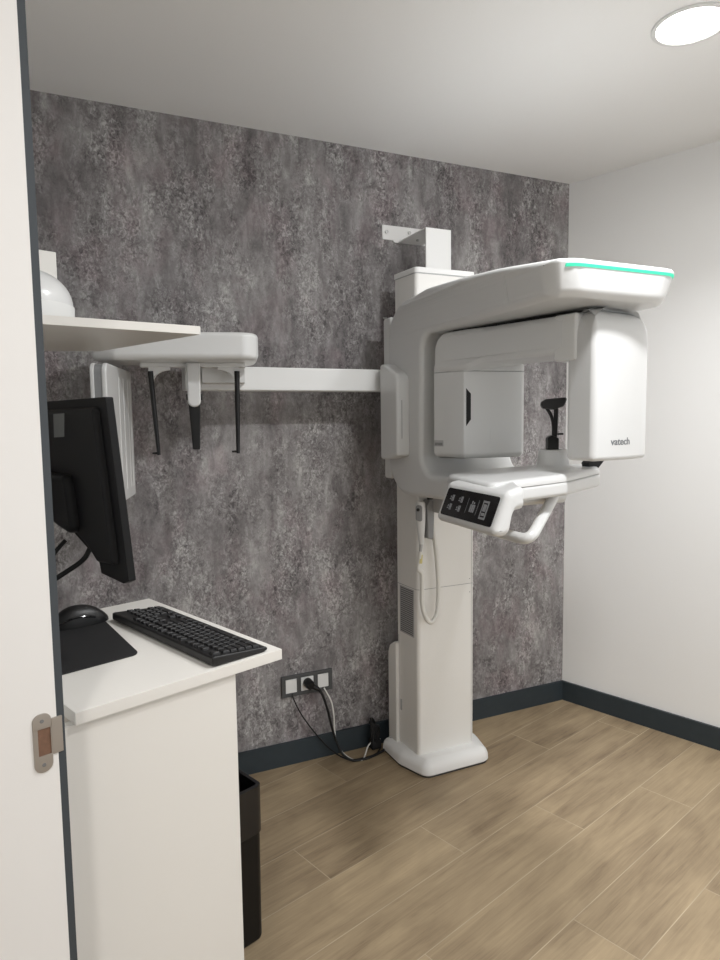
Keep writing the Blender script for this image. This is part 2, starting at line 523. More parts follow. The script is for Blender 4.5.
# column
colpts = rounded([(1.268, 2.385, .004), (1.276, 2.232, .016), (1.537, 2.232, .010), (1.540, 2.385, .004)], 6)
bm = bmesh.new(); rx(bm, colpts, .06, 1.966, .002, XY, 2)
column = part('column', bm, M['cream'])
bm = bmesh.new(); rx(bm, inset(colpts, -.0008), .735, .7365, 0, XY)
part('panel_seam', bm, M['grey'], column)
bm = bmesh.new(); box(XY, (1.5255, 2.2312, .07), (1.5270, 2.235, 1.15), 0, bm=bm); part('panel_seam', bm, M['lgrey'], column)
bm = bmesh.new(); rx(bm, rounded([(1.2655, 2.388, .004), (1.273, 2.228, .018), (1.540, 2.228, .012), (1.543, 2.388, .004)], 6), 1.948, 1.968, .002, XY, 2)
part('column_cap', bm, M['steel_white'], column)
bm = bmesh.new(); rx(bm, inset(colpts, -.0012), 1.9445, 1.948, 0, XY); part('cap_gap', bm, M['lgrey'], column)
for zz in (.755, .70):
    for xx in (1.2935, 1.518):
        bm = bmesh.new(); rx(bm, rounded([(xx + .002 * math.cos(t), zz + .002 * math.sin(t), 0) for t in [PI * j / 4 for j in range(8)]]), 2.231, 2.236, .0003, XZ, 2); part('screw', bm, M['grey'], column)
# grille plate and slot on the left side of the column
vent = None
fx = lambda y: 1.2755 - (y - 2.232) * .052
bm = bmesh.new()
P4 = lambda y, z, e: Vector((fx(y) - e, y, z))
def sideplate(bm, y0, y1, z0, z1, e):
    v = [bm.verts.new(P4(*p)) for p in ((y0, z0, e), (y1, z0, e), (y1, z1, e), (y0, z1, e), (y0, z0, -.004), (y1, z0, -.004), (y1, z1, -.004), (y0, z1, -.004))]
    for f in ((0, 1, 2, 3), (4, 7, 6, 5), (0, 4, 5, 1), (1, 5, 6, 2), (2, 6, 7, 3), (3, 7, 4, 0)): bm.faces.new([v[i] for i in f])
    return bm
sideplate(bm, 2.258, 2.362, .538, .730, .0012)
vent = part('vent_grille', bm, M['lgrey'], column, label='grey vent grille plate')
bm = bmesh.new()
for i in range(22): sideplate(bm, 2.263, 2.357, .544 + i * .0084, .544 + i * .0084 + .0048, .0016)
part('vent_slots', bm, M['slot'], vent)
bm = bmesh.new(); sideplate(bm, 2.354, 2.366, .204, .250, .0008); part('side_slot', bm, M['lgrey'], column)
bm = bmesh.new(); sideplate(bm, 2.3745, 2.3768, .07, .52, .0006); part('panel_seam', bm, M['lgrey'], column)
# rear cable cover at the wall
bm = bmesh.new(); rx(bm, rounded([(2.375, .0, 0), (2.445, .0, 0), (2.445, .43, .004), (2.43, .462, .01), (2.395, .485, .01), (2.375, .485, 0)]), 1.253, 1.53, .004, YZ, 2)
part('rear_cover', bm, M['cream'])

# wall bracket
bm = bmesh.new()
box(XZ, (1.353, 1.966, 2.286), (1.466, 2.133, 2.292), .0008, bm=bm)                 # upright plate
box(XZ, (1.353, 2.128, 2.29), (1.466, 2.133, 2.515), .0008, bm=bm)                  # tongue to the wall
rx(bm, rounded([(1.280, 2.136, .002), (1.330, 2.136, .002), (1.335, 2.128, .002), (1.490, 2.128, .002), (1.490, 2.194, .002), (1.280, 2.194, .002)], 3), 2.511, 2.517, .0008, XZ, 2)
br = part('wall_bracket', bm, M['steel_white'])
for xx, zz in ((1.298, 2.166), (1.405, 2.172), (1.472, 2.166)):
    bm = bmesh.new(); rx(bm, rounded([(xx + .0075 * math.cos(PI * j / 3), zz + .0075 * math.sin(PI * j / 3), .001) for j in range(6)]), 2.504, 2.512, .001, XZ, 2)
    part('bolt', bm, M['bolt'], br)
bm = bmesh.new(); rx(bm, rounded([(1.405 + .007 * math.cos(PI * j / 3), 2.44 + .007 * math.sin(PI * j / 3), .001) for j in range(6)]), 2.122, 2.129, .001, XY, 2); part('bolt', bm, M['bolt'], br)

# rear housing of the lift carriage
bm = bmesh.new(); rx(bm, rounded([(2.31, 1.170, .01), (2.368, 1.170, .01), (2.368, 1.79, .02), (2.345, 1.79, .025), (2.31, 1.79, .004)]), 1.206, 1.60, .008, YZ, 3)
part('rear_housing', bm, M['plastic_matte'])

# C shaped carriage with the overhead arm
CX = 1.40
prof = rounded([(1.60, 1.136, .02), (2.325, 1.112, .15), (2.325, 1.825, .15), (2.02, 1.846, .3), (1.60, 1.8215, .3), (1.322, 1.797, .010),
                (1.338, 1.706, .028), (1.95, 1.694, .5), (2.065, 1.694, .075), (2.078, 1.205, .075), (1.60, 1.205, .02)], 8)
prof = densify(prof, .02)
def cwarp(v):
    y, z = v.y, v.z; d = v.x - CX
    if z > 1.62:                                     # overhead arm: sides lean in towards the underside, wider at the tip
        w = min(1, max(0, (2.12 - y) / .35))
        h = max(0, min(1, (z - 1.694) / .12))
        d *= 1 + w * (.13 - .17 * (1 - h))
        cx = CX - .012 * w
        if y < 1.56:                                 # rounded corners in plan at the tip
            hw = .2 * (1.13 - .17 * (1 - h)); R = .075
            k = max(0, abs(d) - (hw - R)); k = min(k, R)
            t = (1.56 - y) / .24
            y = y + (R - math.sqrt(max(0, R * R - k * k))) * min(1, t * 1.1) * .9
        return Vector((cx + d, y, z))
    if y < 2.04 and z < 1.25:                         # lower tongue narrows under the chin table
        if d > 0: d *= .25
    return Vector((CX + d, y, z))
bm = bmesh.new(); rx(bm, prof, CX - .2, CX + .2, .018, YZ, 5, mid=14, warp=cwarp)
carr = part('overhead_arm', bm, M['plastic'], sharp=50)
bm = bmesh.new(); tube(bm, [cwarp(Vector((CX - .2 - .0004, 1.545 + (1.80 - z_) * .12, z_))) for z_ in [1.715 + .01 * k_ for k_ in range(9)]], .0009, 6); part('arm_seam', bm, M['plastic'], carr)
# light strip around the top edge of the tip
def tipfront(x, z):
    best = None
    w = 1; h = max(0, min(1, (z - 1.694) / .12)); hw = .2 * (1.13 - .17 * (1 - h)); R = .075; cx = CX - .012
    d = x - cx; k = min(R, max(0, abs(d) - (hw - R)))
    y0 = 1.322 + (1.797 - z) * .16
    return y0 + (R - math.sqrt(max(0, R * R - k * k))) * .9
bm = bmesh.new(); A = []; 
for i in range(61):
    s = -.87 + 1.87 * i / 60
    hw = .2 * (1.13 - .17 * (1 - .78)) - .0005
    x = CX - .012 + hw * (math.sin(s * PI / 2) if abs(s) > .999 else s)
    row = []
    for z, e in ((1.7770, -.004), (1.7770, .0016), (1.7845, .0016), (1.7845, -.004)):
        row.append(bm.verts.new((x, tipfront(x, z) - e, z)))
    A.append(row)
for a, b in zip(A[:-1], A[1:]):
    for j in range(4): bm.faces.new((a[j], a[(j + 1) % 4], b[(j + 1) % 4], b[j]))
bm.faces.new(A[0]); bm.faces.new(A[-1][::-1])
part('light_strip', bm, M['led'], carr, label='mint green light strip')
# side cover on the carriage
bm = bmesh.new(); rx(bm, rounded([(2.155, 1.268, .01), (2.235, 1.250, .02), (2.292, 1.250, .012), (2.292, 1.607, .012), (2.262, 1.607, .03), (2.155, 1.560, .04)], 6), 1.150, 1.215, .010, YZ, 4, lo_r=.010)
sc = part('side_cover', bm, M['plastic'])
bm = bmesh.new(); box(YZ, (2.1535, 1.33, 1.168), (2.158, 1.47, 1.172), 0, bm=bm); part('cover_seam', bm, M['lgrey'], sc)

# rotating unit under the overhead arm
RO_ = Vector((1.40, 1.70, 0)); RU = Vector((.225, -.9744, 0)); RV = Vector((.9744, .225, 0))
def UZV(a, b, c): return RO_ + RU * a + RV * c + Vector((0, 0, b))
def UVZ(a, b, c): return RO_ + RU * a + RV * b + Vector((0, 0, c))
yoke = rounded([(-.335, 1.556, .0), (-.335, 1.690, .06), (.215, 1.690, .01), (.215, 1.580, .03), (-.130, 1.580, .03), (-.200, 1.556, .0)], 8)
yoke = densify(yoke, .02)
def ywarp(v):
    q = v - RO_; a, c = q.dot(RU), q.dot(RV)
    wv = min(1, max(0, (a + .21) / .12)); wv = wv * wv * (3 - 2 * wv)
    return RO_ + RU * a + RV * (c * (1 - .14 * wv)) + Vector((0, 0, v.z))
bm = bmesh.new(); rx(bm, yoke, -.118, .118, .016, UZV, 5, mid=10, warp=ywarp)
yk = part('rotating_yoke', bm, M['plastic'], sharp=50)
bm = bmesh.new(); rx(bm, rounded([(-.28, -.098, .03), (.20, -.085, .03), (.20, .10, .03), (-.28, .098, .03)]), 1.684, 1.6945, .001, UVZ, 2); part('gap_shade', bm, M['mblack'], yk, label='black slab painting the shaded gap above the yoke')  # black slab stands in for the shade in the gap under the arm
# sensor box on the column side
sens = rounded([(-.335, -.118, .006), (-.206, -.103, .008), (-.120, .124, .022), (-.335, .130, .02)], 6)
bm = bmesh.new(); rx(bm, sens, 1.266, 1.556, .002, UVZ, 4, lo_r=.020)
sb = part('sensor_box', bm, M['plastic'])
bm = bmesh.new(); rx(bm, inset(sens, .0015), 1.5555, 1.5585, 0, UVZ); part('box_gap', bm, M['grey'], sb)
bm = bmesh.new(); rx(bm, sens, 1.558, 1.602, .030, UVZ, 6, lo_r=.002); part('yoke_foot', bm, M['plastic'], yk)
# slanted face basis for details on the sensor box
f0 = RO_ + RU * -.206 + RV * -.103; f1 = RO_ + RU * -.120 + RV * .124
fd = (f1 - f0).normalized(); fn = Vector((fd.y, -fd.x, 0))
if fn.dot(Vector((0, -1, 0))) < 0: fn = -fn
FL = (f1 - f0).length
def FZn(a, b, c): return f0 + fd * (a * FL) + fn * c + Vector((0, 0, b))
bm = bmesh.new(); rx(bm, rounded([(.035, 1.375, 0), (.105, 1.397, 0), (.105, 1.482, 0), (.035, 1.50, 0)]), -.004, .0006, 0, FZn); part('sensor_slot', bm, M['mblack'], sb, label='black sensor slot')
bm = bmesh.new(); rx(bm, rect(.40, 1.318, .56, 1.368), -.004, .0006, 0, FZn); part('cover_patch', bm, M['plastic'], sb)
g0 = RO_ + RU * -.335 + RV * -.118; gd = (RO_ + RU * -.206 + RV * -.103) - g0; GL = gd.length; gd.normalize(); gn = Vector((gd.y, -gd.x, 0))
if gn.dot(Vector((-1, 0, 0))) < 0: gn = -gn
def GZn(a, b, c): return g0 + gd * (a * GL) + gn * c + Vector((0, 0, b))
bm = bmesh.new(); rx(bm, rect(.03, 1.306, .34, 1.327), -.004, .0006, 0, GZn); lb = part('rating_label', bm, M['lgrey'], sb, label='small grey rating label')
bm = bmesh.new(); rx(bm, rect(.06, 1.309, .31, 1.319), -.004, .0010, 0, GZn); part('label_print', bm, M['label'], lb)
# tube head on the near side
def bulge(v):
    q = v - RO_; a, c = q.dot(RU), q.dot(RV)
    if a > .23: a += .016 * (1 - ((c - .018) / .135) ** 2) * min(1, (a - .23) / .04)
    return RO_ + RU * a + RV * c + Vector((0, 0, v.z))
head = densify(rounded([(.185, -.094, .012), (.282, -.113, .014), (.296, .150, .02), (.185, .135, .02)], 6), .02)
bm = bmesh.new()
prof2 = [(1.277, .012), (1.2785, .006), (1.283, .001), (1.29, 0), (1.615, 0), (1.640, .0015), (1.657, .006), (1.673, .014), (1.687, .027), (1.697, .044), (1.700, .07)]
rings = []
for z, d in prof2:
    # only the near side and the ends roll over towards the top
    rr = []
    for p in inset(head, d):
        rr.append(bm.verts.new(bulge(UVZ(p.x, p.y, z))))
    rings.append(rr)
for A_, B_ in zip(rings[:-1], rings[1:]):
    for i in range(len(head)): bm.faces.new((A_[i], A_[(i + 1) % len(head)], B_[(i + 1) % len(head)], B_[i]))
caps = [bm.faces.new(rings[0][::-1]), bm.faces.new(rings[-1])]
bmesh.ops.triangulate(bm, faces=caps, ngon_method='EAR_CLIP')
th_ = part('tube_head', bm, M['plastic'], sharp=50)
bm = bmesh.new(); rx(bm, rounded([(.14, -.100, .01), (.222, -.106, .01), (.222, .125, .02), (.14, .105, .02)]), 1.560, 1.691, .008, UVZ, 3); part('yoke_shoulder', bm, M['plastic_matte'], yk)
# lettering on the tube head
cu = bpy.data.curves.new('lettering', 'FONT'); cu.body = 'vatech'; cu.size = .0225; cu.align_x = 'CENTER'; cu.extrude = .0004; cu.offset = .0003
to = bpy.data.objects.new('lettering', cu); COL.objects.link(to)
dg = bpy.context.evaluated_depsgraph_get(); me = bpy.data.meshes.new_from_object(to.evaluated_get(dg)); me.name = 'lettering'
bpy.data.objects.remove(to)
lo = bpy.data.objects.new('lettering', me); COL.objects.link(lo)
me.materials.clear(); me.materials.append(M['logo'])
def headface(c): return (.282 + (c + .113) / .263 * .014)
for v in me.vertices:
    x, y, z = v.co
    c = -.006 + x * 1.42
    a = headface(c) + .016 * (1 - ((c - .018) / .135) ** 2)
    v.co = UVZ(a + .0004 + z, c, 1.321 + y * 1.25)
setparent(lo, th_); lo['label'] = 'grey lower-case maker lettering'

# chin table
def tw(v): return Vector((v.x, v.y, v.z + .042 * (v.x - 1.12)))
tab = rounded([(1.07, 1.47, .03), (1.16, 1.490, .05), (1.36, 1.500, .1), (1.575, 1.585, .05), (1.60, 1.66, .05), (1.56, 1.80, .06), (1.25, 1.84, .06), (1.13, 1.80, .05)], 6)
bm = bmesh.new(); rx(bm, tab, 1.163, 1.203, .008, XY, 3, lo_r=.012, warp=tw)
tb = part('chin_table', bm, M['plastic'])
bm = bmesh.new(); rx(bm, inset(tab, .002), 1.204, 1.226, .016, XY, 4, lo_r=.001, warp=tw); part('table_top', bm, M['plastic'], tb)
PC = Vector((1.447, 1.665, 0))
bm = bmesh.new(); lathe(bm, [(.110, 1.222), (.095, 1.230), (.074, 1.2385), (.056, 1.246), (.049, 1.256), (.045, 1.294), (.043, 1.2985), (.036, 1.300)], PC, 40); part('chin_post', bm, M['plastic'], tb)
# bite support
BP = Vector((1.437, 1.655, 0)); cam2 = Vector((.755, -.656, 0)) 
bv = Vector((.90, -.436, 0))
bm = bmesh.new(); rx(bm, rounded([(-.020, 1.296, .002), (.016, 1.296, .002), (.016, 1.335, .004), (-.006, 1.345, .008), (-.020, 1.337, .008)], 4), -.014, .014, .003, lambda a, b, c: BP + bv * a + Vector((bv.y, -bv.x, 0)) * c + Vector((0, 0, b)), 2)
bs = part('bite_support', bm, M['black'], tb, label='black bite support')
bm = bmesh.new()
tube(bm, spline([BP + bv * .002 + Vector((0, 0, 1.33)), BP + bv * .001 + Vector((0, 0, 1.375)), BP + bv * -.006 + Vector((0, 0, 1.405)), BP + bv * -.022 + Vector((0, 0, 1.432))]), .0055, 10)
tube(bm, spline([BP + bv * .006 + Vector((0, 0, 1.33)), BP + bv * .008 + Vector((0, 0, 1.375)), BP + bv * .009 + Vector((0, 0, 1.41)), BP + bv * .009 + Vector((0, 0, 1.432))]), .0072, 10)
part('support_stem', bm, M['black'], bs)
bm = bmesh.new(); tube(bm, [BP + bv * .01 + Vector((0, 0, 1.348)), BP + bv * .032 + Vector((0, 0, 1.348))], .0032, 8); part('lock_pin', bm, M['black'], bs)
bm = bmesh.new(); rx(bm, rounded([(-.052, 1.447, .012), (-.046, 1.428, .012), (.0, 1.424, .02), (.040, 1.434, .014), (.052, 1.456, .010), (.046, 1.462, .006), (-.03, 1.457, .02)], 5), -.012, .012, .005, lambda a, b, c: BP + bv * (a * .78) + Vector((bv.y, -bv.x, 0)) * c + Vector((0, 0, b)), 3)
part('head_pad', bm, M['dgrey'], bs, label='dark grey pad')
# black bracket below the tube head
bm = bmesh.new(); rx(bm, rounded([(1.545, 1.225, .002), (1.565, 1.228, .002), (1.610, 1.272, .002), (1.560, 1.276, .002), (1.535, 1.255, .002)], 3), 1.60, 1.635, .002, XZ, 2)
part('table_bracket', bm, M['mblack'], tb, label='black bracket at the table end')
# screws and hatch on the table edge
# control head
hp = rounded([(1.022, 1.098, .016), (1.070, 1.212, .024), (1.20, 1.226, .02), (1.20, 1.165, .02), (1.105, 1.160, .05), (1.075, 1.094, .03)], 6)
def hw_(v):
    x = v.x
    if v.y < 1.53 and x > 1.078: x = 1.078 + (x - 1.078) * (1 - .62 * min(1, (1.53 - v.y) / .12))
    return Vector((x + (v.y - 1.55) * .09, v.y, v.z))
bm = bmesh.new(); rx(bm, hp, 1.380, 1.712, .018, lambda a, b, c: Vector((a, c, b)), 5, mid=10, warp=hw_)
ch = part('control_head', bm, M['plastic'], tb)
# black glass on the slanted face
e0 = Vector((1.022, 1.098)); e1 = Vector((1.070, 1.212)); ed = (e1 - e0); EL = ed.length; ed.normalize(); en = Vector((-ed.y, ed.x))
def PN(a, b, c):       # a along -y (0..1 left to right), b up the face in metres, c out
    y = 1.688 - a * .285; p = e0 + ed * b + en * c
    return hw_(Vector((p.x, y, p.y)))
bm = bmesh.new(); rx(bm, [Vector((p.x / .285, p.y)) for p in rounded([(0, .024, .008), (.285, .024, .008), (.285, .107, .008), (0, .107, .008)], 5)], -.004, .0012, 0, PN)
gl = part('touch_panel', bm, M['gblack'], ch, label='glossy black touch panel')
def icon(name, rects):
    bm = bmesh.new()
    for a0, b0, a1, b1 in rects: rx(bm, rect(a0, b0, a1, b1), .0010, .0017, 0, PN)
    part(name, bm, M['icon'], gl)
for r_ in (0, 1):
    for c_ in (0, 1):
        a = .10 + c_ * .185 + r_ * .0; b = .072 - r_ * .027
        icon('button_icon', [(a, b + .001, a + .028, b + .004), (a + .008, b + .006, a + .022, b + .012), (a + .040, b - .002, a + .048, b + .016), (a + .054, b - .002, a + .062, b + .016), (a + .068, b - .002, a + .082, b + .016), (a + .040, b + .006, a + .082, b + .009)])
icon('separator_line', [(.475, .045, .478, .088)]); icon('separator_line', [(.675, .045, .678, .088)])
icon('patient_icon', [(.54, .05, .565, .072), (.573, .05, .600, .072), (.607, .05, .63, .072), (.555, .074, .575, .082), (.59, .074, .61, .079)])
icon('start_icon', [(.75, .038, .765, .09), (.84, .038, .86, .09), (.765, .084, .84, .09), (.765, .038, .84, .044), (.775, .06, .83, .08), (.775, .048, .83, .056)])
# patient handle
bm = bmesh.new()
tube(bm, fillet3([(1.395, 1.60, 1.178), (1.385, 1.588, 1.160), (1.205, 1.478, 1.058), (1.205, 1.70, 1.062), (1.24, 1.86, 1.10), (1.27, 1.90, 1.15)], .045, 8), .0163, 14)
part('patient_handle', bm, M['plastic'], tb)
# bits on the underside of the carriage
bm = bmesh.new(); box(XY, (1.32, 2.12, 1.045), (1.40, 2.235, 1.125), .004, .01, bm=bm); part('holder_mount', bm, M['lgrey'], label='grey mount')
bm = bmesh.new(); lathe(bm, [(.012, 1.108), (.012, 1.13)], (1.255, 2.10, 0), 16); part('rubber_stop', bm, M['black'])

# switch holder on the column
bm = bmesh.new(); rx(bm, rounded([(1.296, .945, .006), (1.322, .938, .006), (1.328, 1.085, .01), (1.308, 1.095, .01), (1.292, 1.07, .01)]), 2.185, 2.234, .005, XZ, 3)
part('switch_holder', bm, M['grey'], label='grey switch holder')

# cephalometric side arm
bm = bmesh.new(); box(YZ, (2.325, 1.508, .43), (2.385, 1.592, 1.21), .003, .006, bm=bm)
ca = part('side_arm', bm, M['plastic_matte'])
CE = Vector((.592, 2.035, 0)); CA = Vector((-.968, .25, 0)).normalized(); CB = Vector((.25, .968, 0)).normalized()     # along to the left, towards the wall
def CAB(a, b, c): return CE + CA * a + CB * b + Vector((0, 0, c))
hd = rounded([(-.012, .005, .055), (-.012, .295, .09), (.30, .295, .06), (.492, .22, .05), (.492, .04, .03), (.42, .005, .05)], 8)
bm = bmesh.new(); rx(bm, hd, 1.590, 1.675, .014, CAB, 5, lo_r=.02)
chd = part('ceph_head', bm, M['plastic'], ca)
bm = bmesh.new(); rx(bm, rect(.03, .19, .17, .29), 1.53, 1.592, .003, CAB, 2); part('head_mount', bm, M['plastic_matte'], chd)
bm = bmesh.new(); rx(bm, rounded([(.03, .12, .01), (.36, .12, .01), (.36, .165, .01), (.03, .165, .01)]), 1.577, 1.59, .002, CAB, 2); part('slide_rail', bm, M['plastic_matte'], chd)
# ear rods
for s, a0, a1 in ((1, .328, .312), (-1, .056, .060)):
    bm = bmesh.new(); bz = 1.568
    F_ = lambda a, b, c: CAB(a, .14 + c, b)
    pr = [(a0 + s * .006, bz + .018), (a0 - s * .06, bz + .018), (a0 - s * .06, bz + .004)]
    for j in range(7):
        t = PI / 2 * j / 6; pr.append((a0 - s * .06 + s * .052 * math.sin(t), bz - .036 + .036 * math.cos(t)))
    pr.append((a0 + s * .006, bz - .036))
    rx(bm, [Vector(p) for p in pr], -.012, .012, 0, F_)
    eb = part('ear_rod_bracket', bm, M['plastic_matte'], chd)
    bm = bmesh.new(); P0 = CAB(a0, .128, bz - .004); P1 = CAB(a1, .128, 1.296)
    tube(bm, [P0, P0.lerp(P1, .5), P1], [.0085, .0078, .0058], 10)
    tube(bm, [P1 + Vector((0, 0, .006)), P1 + Vector((0, 0, .006)) - CA * s * .02 * (1 if s < 0 else -1)], [.004, .003], 8)
    part('ear_rod', bm, M['black'], eb, label='thin black ear rod')
# nasion support
bm = bmesh.new(); rx(bm, rounded([(.173, 1.448, .02), (.213, 1.448, .02), (.215, 1.590, .004), (.171, 1.590, .004)], 6), .090, .110, .006, lambda a, b, c: CAB(a, c, b), 3)
ns = part('nasion_support', bm, M['plastic'], chd)
bm = bmesh.new(); rx(bm, rounded([(.180, 1.312, .003), (.203, 1.312, .003), (.212, 1.46, .003), (.175, 1.46, .003)], 3), .100, .116, .003, lambda a, b, c: CAB(a, c, b), 2)
part('nasion_rod', bm, M['black'], ns, label='black nasion rod')
bm = bmesh.new(); rx(bm, rect(.168, 1.47, .218, 1.49), .104, .120, .002, lambda a, b, c: CAB(a, c, b), 2); part('clamp', bm, M['black'], ns)
# sensor plate at the far left of the side arm
bm = bmesh.new(); SD = rounded([(0, 1.152, .01), (.385, 1.157, .01), (.385, 1.572, .01), (0, 1.572, .03)], 6)
S0 = Vector((.157, 2.03, 0)); SU = Vector((.278, .9606, 0)).normalized(); SNr = Vector((-.9606, .278, 0)).normalized()
def SZ(a, b, c): return S0 + SU * a + SNr * c + Vector((0, 0, b))
rx(bm, SD, .0, .014, .004, SZ, 3); rx(bm, SD, .034, .045, .003, SZ, 2)
spn = part('ceph_sensor_plate', bm, M['plastic'], ca)
bm = bmesh.new(); rx(bm, inset(SD, .003), .012, .036, 0, SZ); part('plate_core', bm, M['grey'], spn, label='grey core of the sensor plate')
for aa in (.17, .24, .31, .35):
    bm = bmesh.new(); rx(bm, rect(aa, 1.19, aa + .004, 1.54), -.0012, .003, 0, SZ); part('plate_rib', bm, M['plastic_matte'], spn)

# ------------------------------------------------------------------ exposure switch hanging at the column
T = thing('exposure_switch', (1.29, 2.19, .92), 'white hand-held exposure switch with looped white cord hanging on the column', 'hand switch')
cs = [(.016, .0105, 1.088, 0), (.0195, .0135, 1.080, 0), (.0205, .0145, 1.05, 0), (.018, .014, 1.00, .001), (.0125, .012, .955, .002), (.0095, .0095, .930, .002), (.006, .006, .922, .002)]
bm = bmesh.new(); rings = []
for a, b, z, dx in cs:
    rings.append([bm.verts.new((1.268 + dx + a * math.cos(2 * PI * j / 20), 2.192 + b * math.sin(2 * PI * j / 20), z)) for j in range(20)])
for A_, B_ in zip(rings[:-1], rings[1:]):
    for j in range(20): bm.faces.new((A_[j], A_[(j + 1) % 20], B_[(j + 1) % 20], B_[j]))
bm.faces.new(rings[0]); bm.faces.new(rings[-1][::-1])
link('switch_body', bm, M['plastic'], T)
bm = bmesh.new(); rx(bm, rounded([(-.013, 1.020, .008), (.012, 1.012, .008), (.012, 1.076, .010), (-.013, 1.078, .010)], 5), .0, .0165, .003, lambda a, b, c: Vector((1.262, 2.192, 0)) + Vector((.86, -.51, 0)) * a + Vector((-.51, -.86, 0)) * c + Vector((0, 0, b)), 3)
pd = link('button_pad', bm, M['grey'], T, label='grey button pad')
bm = bmesh.new(); rx(bm, rounded([(-.004 + .0065 * math.cos(PI * j / 6), 1.060 + .0065 * math.sin(PI * j / 6), 0) for j in range(12)]), .014, .0195, .001, lambda a, b, c: Vector((1.262, 2.192, 0)) + Vector((.86, -.51, 0)) * a + Vector((-.51, -.86, 0)) * c + Vector((0, 0, b)), 2); link('button', bm, M['black'], pd, label='black button')
bm = bmesh.new(); tube(bm, [(1.270, 2.192, .925), (1.267, 2.192, .895)], [.0075, .006], 10); link('strain_relief', bm, M['lgrey'], T)
bm = bmesh.new(); tube(bm, [(1.267, 2.192, .885), (1.263, 2.192, .852)], [.0090, .0100], 10); link('cable_clip', bm, M['yellow'], T, label='yellow cable sleeve')
bm = bmesh.new()
tube(bm, spline([(1.267, 2.192, .897), (1.263, 2.192, .86), (1.258, 2.192, .842), (1.258, 2.192, .828), (1.266, 2.192, .822), (1.272, 2.192, .81), (1.273, 2.192, .77), (1.273, 2.192, .71), (1.279, 2.19, .66), (1.298, 2.19, .622), (1.318, 2.19, .617),
                 (1.341, 2.195, .645), (1.350, 2.20, .70), (1.350, 2.20, .78), (1.342, 2.20, .88), (1.334, 2.205, .96), (1.330, 2.215, 1.04)], 6), .0092, 10)
link('cord', bm, M['wcable'], T)

# ------------------------------------------------------------------ desk
ZD = .955
D = thing('counter_desk', Q(.57, 1.3, 0), 'narrow white laminate counter desk with a solid end panel by the doorway', 'desk')
bm = bmesh.new(); box(NMZ, (.379, 1.026, ZD - .021), (.780, 1.575, ZD), .0012, bm=bm); link('desktop', bm, M['lam'], D)
bm = bmesh.new(); box(NMZ, (.355, 1.033, 0), (.676, 1.052, ZD - .021), .0008, bm=bm); link('end_panel', bm, M['lam'], D)
bm = bmesh.new(); box(NMZ, (.355, 1.535, 0), (.676, 1.554, ZD - .021), .0008, bm=bm); link('end_panel', bm, M['lam'], D)

# keyboard
ZK = ZD + .0005
KB = thing('keyboard', Q(.69, 1.245, ZK), 'black full-size computer keyboard lying on the white counter', 'keyboard')
kn0, kn1, km0, km1 = .629, .752, 1.034, 1.452
ktop = lambda n: ZK + .020 - (n - kn0) / (kn1 - kn0) * .011
bm = bmesh.new(); rx(bm, rounded([(kn0, ZK + .004, .002), (kn0 + .01, ZK + .001, 0), (kn1 - .01, ZK, 0), (kn1, ZK + .003, .003), (kn1, ktop(kn1) - .001, .003), (kn1 - .006, ktop(kn1 - .006), 0), (kn0 + .006, ktop(kn0 + .006), 0), (kn0, ktop(kn0) - .002, .003)], 3), km0, km1, .0025, NZM, 3)
link('keyboard_case', bm, M['black'], KB)
U = .01785; keymesh = {}
def keycap(wu, hu):
    k = (wu, hu)
    if k in keymesh: return keymesh[k]
    bm = bmesh.new(); w, h = wu * U - .0032, hu * U - .0032
    lay = [(0, 0), (.0036, .0009), (.0045, .0016)]; rings = []
    o = rounded([(-h / 2, -w / 2, .001), (h / 2, -w / 2, .001), (h / 2, w / 2, .001), (-h / 2, w / 2, .001)], 2)
    for z, d in lay:
        rings.append([bm.verts.new(EN * p.x + EM * p.y + Vector((0, 0, z - p.x * .09))) for p in inset(o, d)])
    for A_, B_ in zip(rings[:-1], rings[1:]):
        for j in range(len(o)): bm.faces.new((A_[j], A_[(j + 1) % len(o)], B_[(j + 1) % len(o)], B_[j]))
    bm.faces.new(rings[-1]); bmesh.ops.recalc_face_normals(bm, faces=bm.faces)
    me = bpy.data.meshes.new('key'); bm.to_mesh(me); bm.free()
    for p in me.polygons: p.use_smooth = True
    me.set_sharp_from_angle(angle=math.radians(18)); me.materials.append(M['key'])
    keymesh[k] = me; return me
rows = [
    [(0, 1)] + [(2 + i, 1) for i in range(4)] + [(6.5 + i, 1) for i in range(4)] + [(11 + i, 1) for i in range(4)] + [(15.25 + i, 1) for i in range(3)],
    [(i, 1) for i in range(13)] + [(13, 2)] + [(15.25 + i, 1) for i in range(3)] + [(18.5 + i, 1) for i in range(4)],
    [(0, 1.5)] + [(1.5 + i, 1) for i in range(12)] + [(13.5, 1.5)] + [(15.25 + i, 1) for i in range(3)] + [(18.5 + i, 1) for i in range(4)],
    [(0, 1.75)] + [(1.75 + i, 1) for i in range(11)] + [(12.75, 2.25)] + [(18.5 + i, 1) for i in range(3)],
    [(0, 2.25)] + [(2.25 + i, 1) for i in range(10)] + [(12.25, 2.75)] + [(16.25, 1)] + [(18.5 + i, 1) for i in range(4)],
    [(0, 1.5), (1.5, 1.25), (2.75, 1.25), (4, 6), (10, 1.25), (11.25, 1.25), (12.5, 1.25), (13.75, 1.25)] + [(15.25 + i, 1) for i in range(3)] + [(18.5, 2), (20.5, 1), (21.5, 1)]]
kys = []
for ri, rw in enumerate(rows):
    n = kn0 + .0115 + (ri + .28 * (ri > 0)) * U * .93 + .004
    for x0, w in rw: kys.append((n, km0 + .0085 + (x0 + w / 2) * U * 1.0, w, ri))
kys.sort(key=lambda k: k[1])
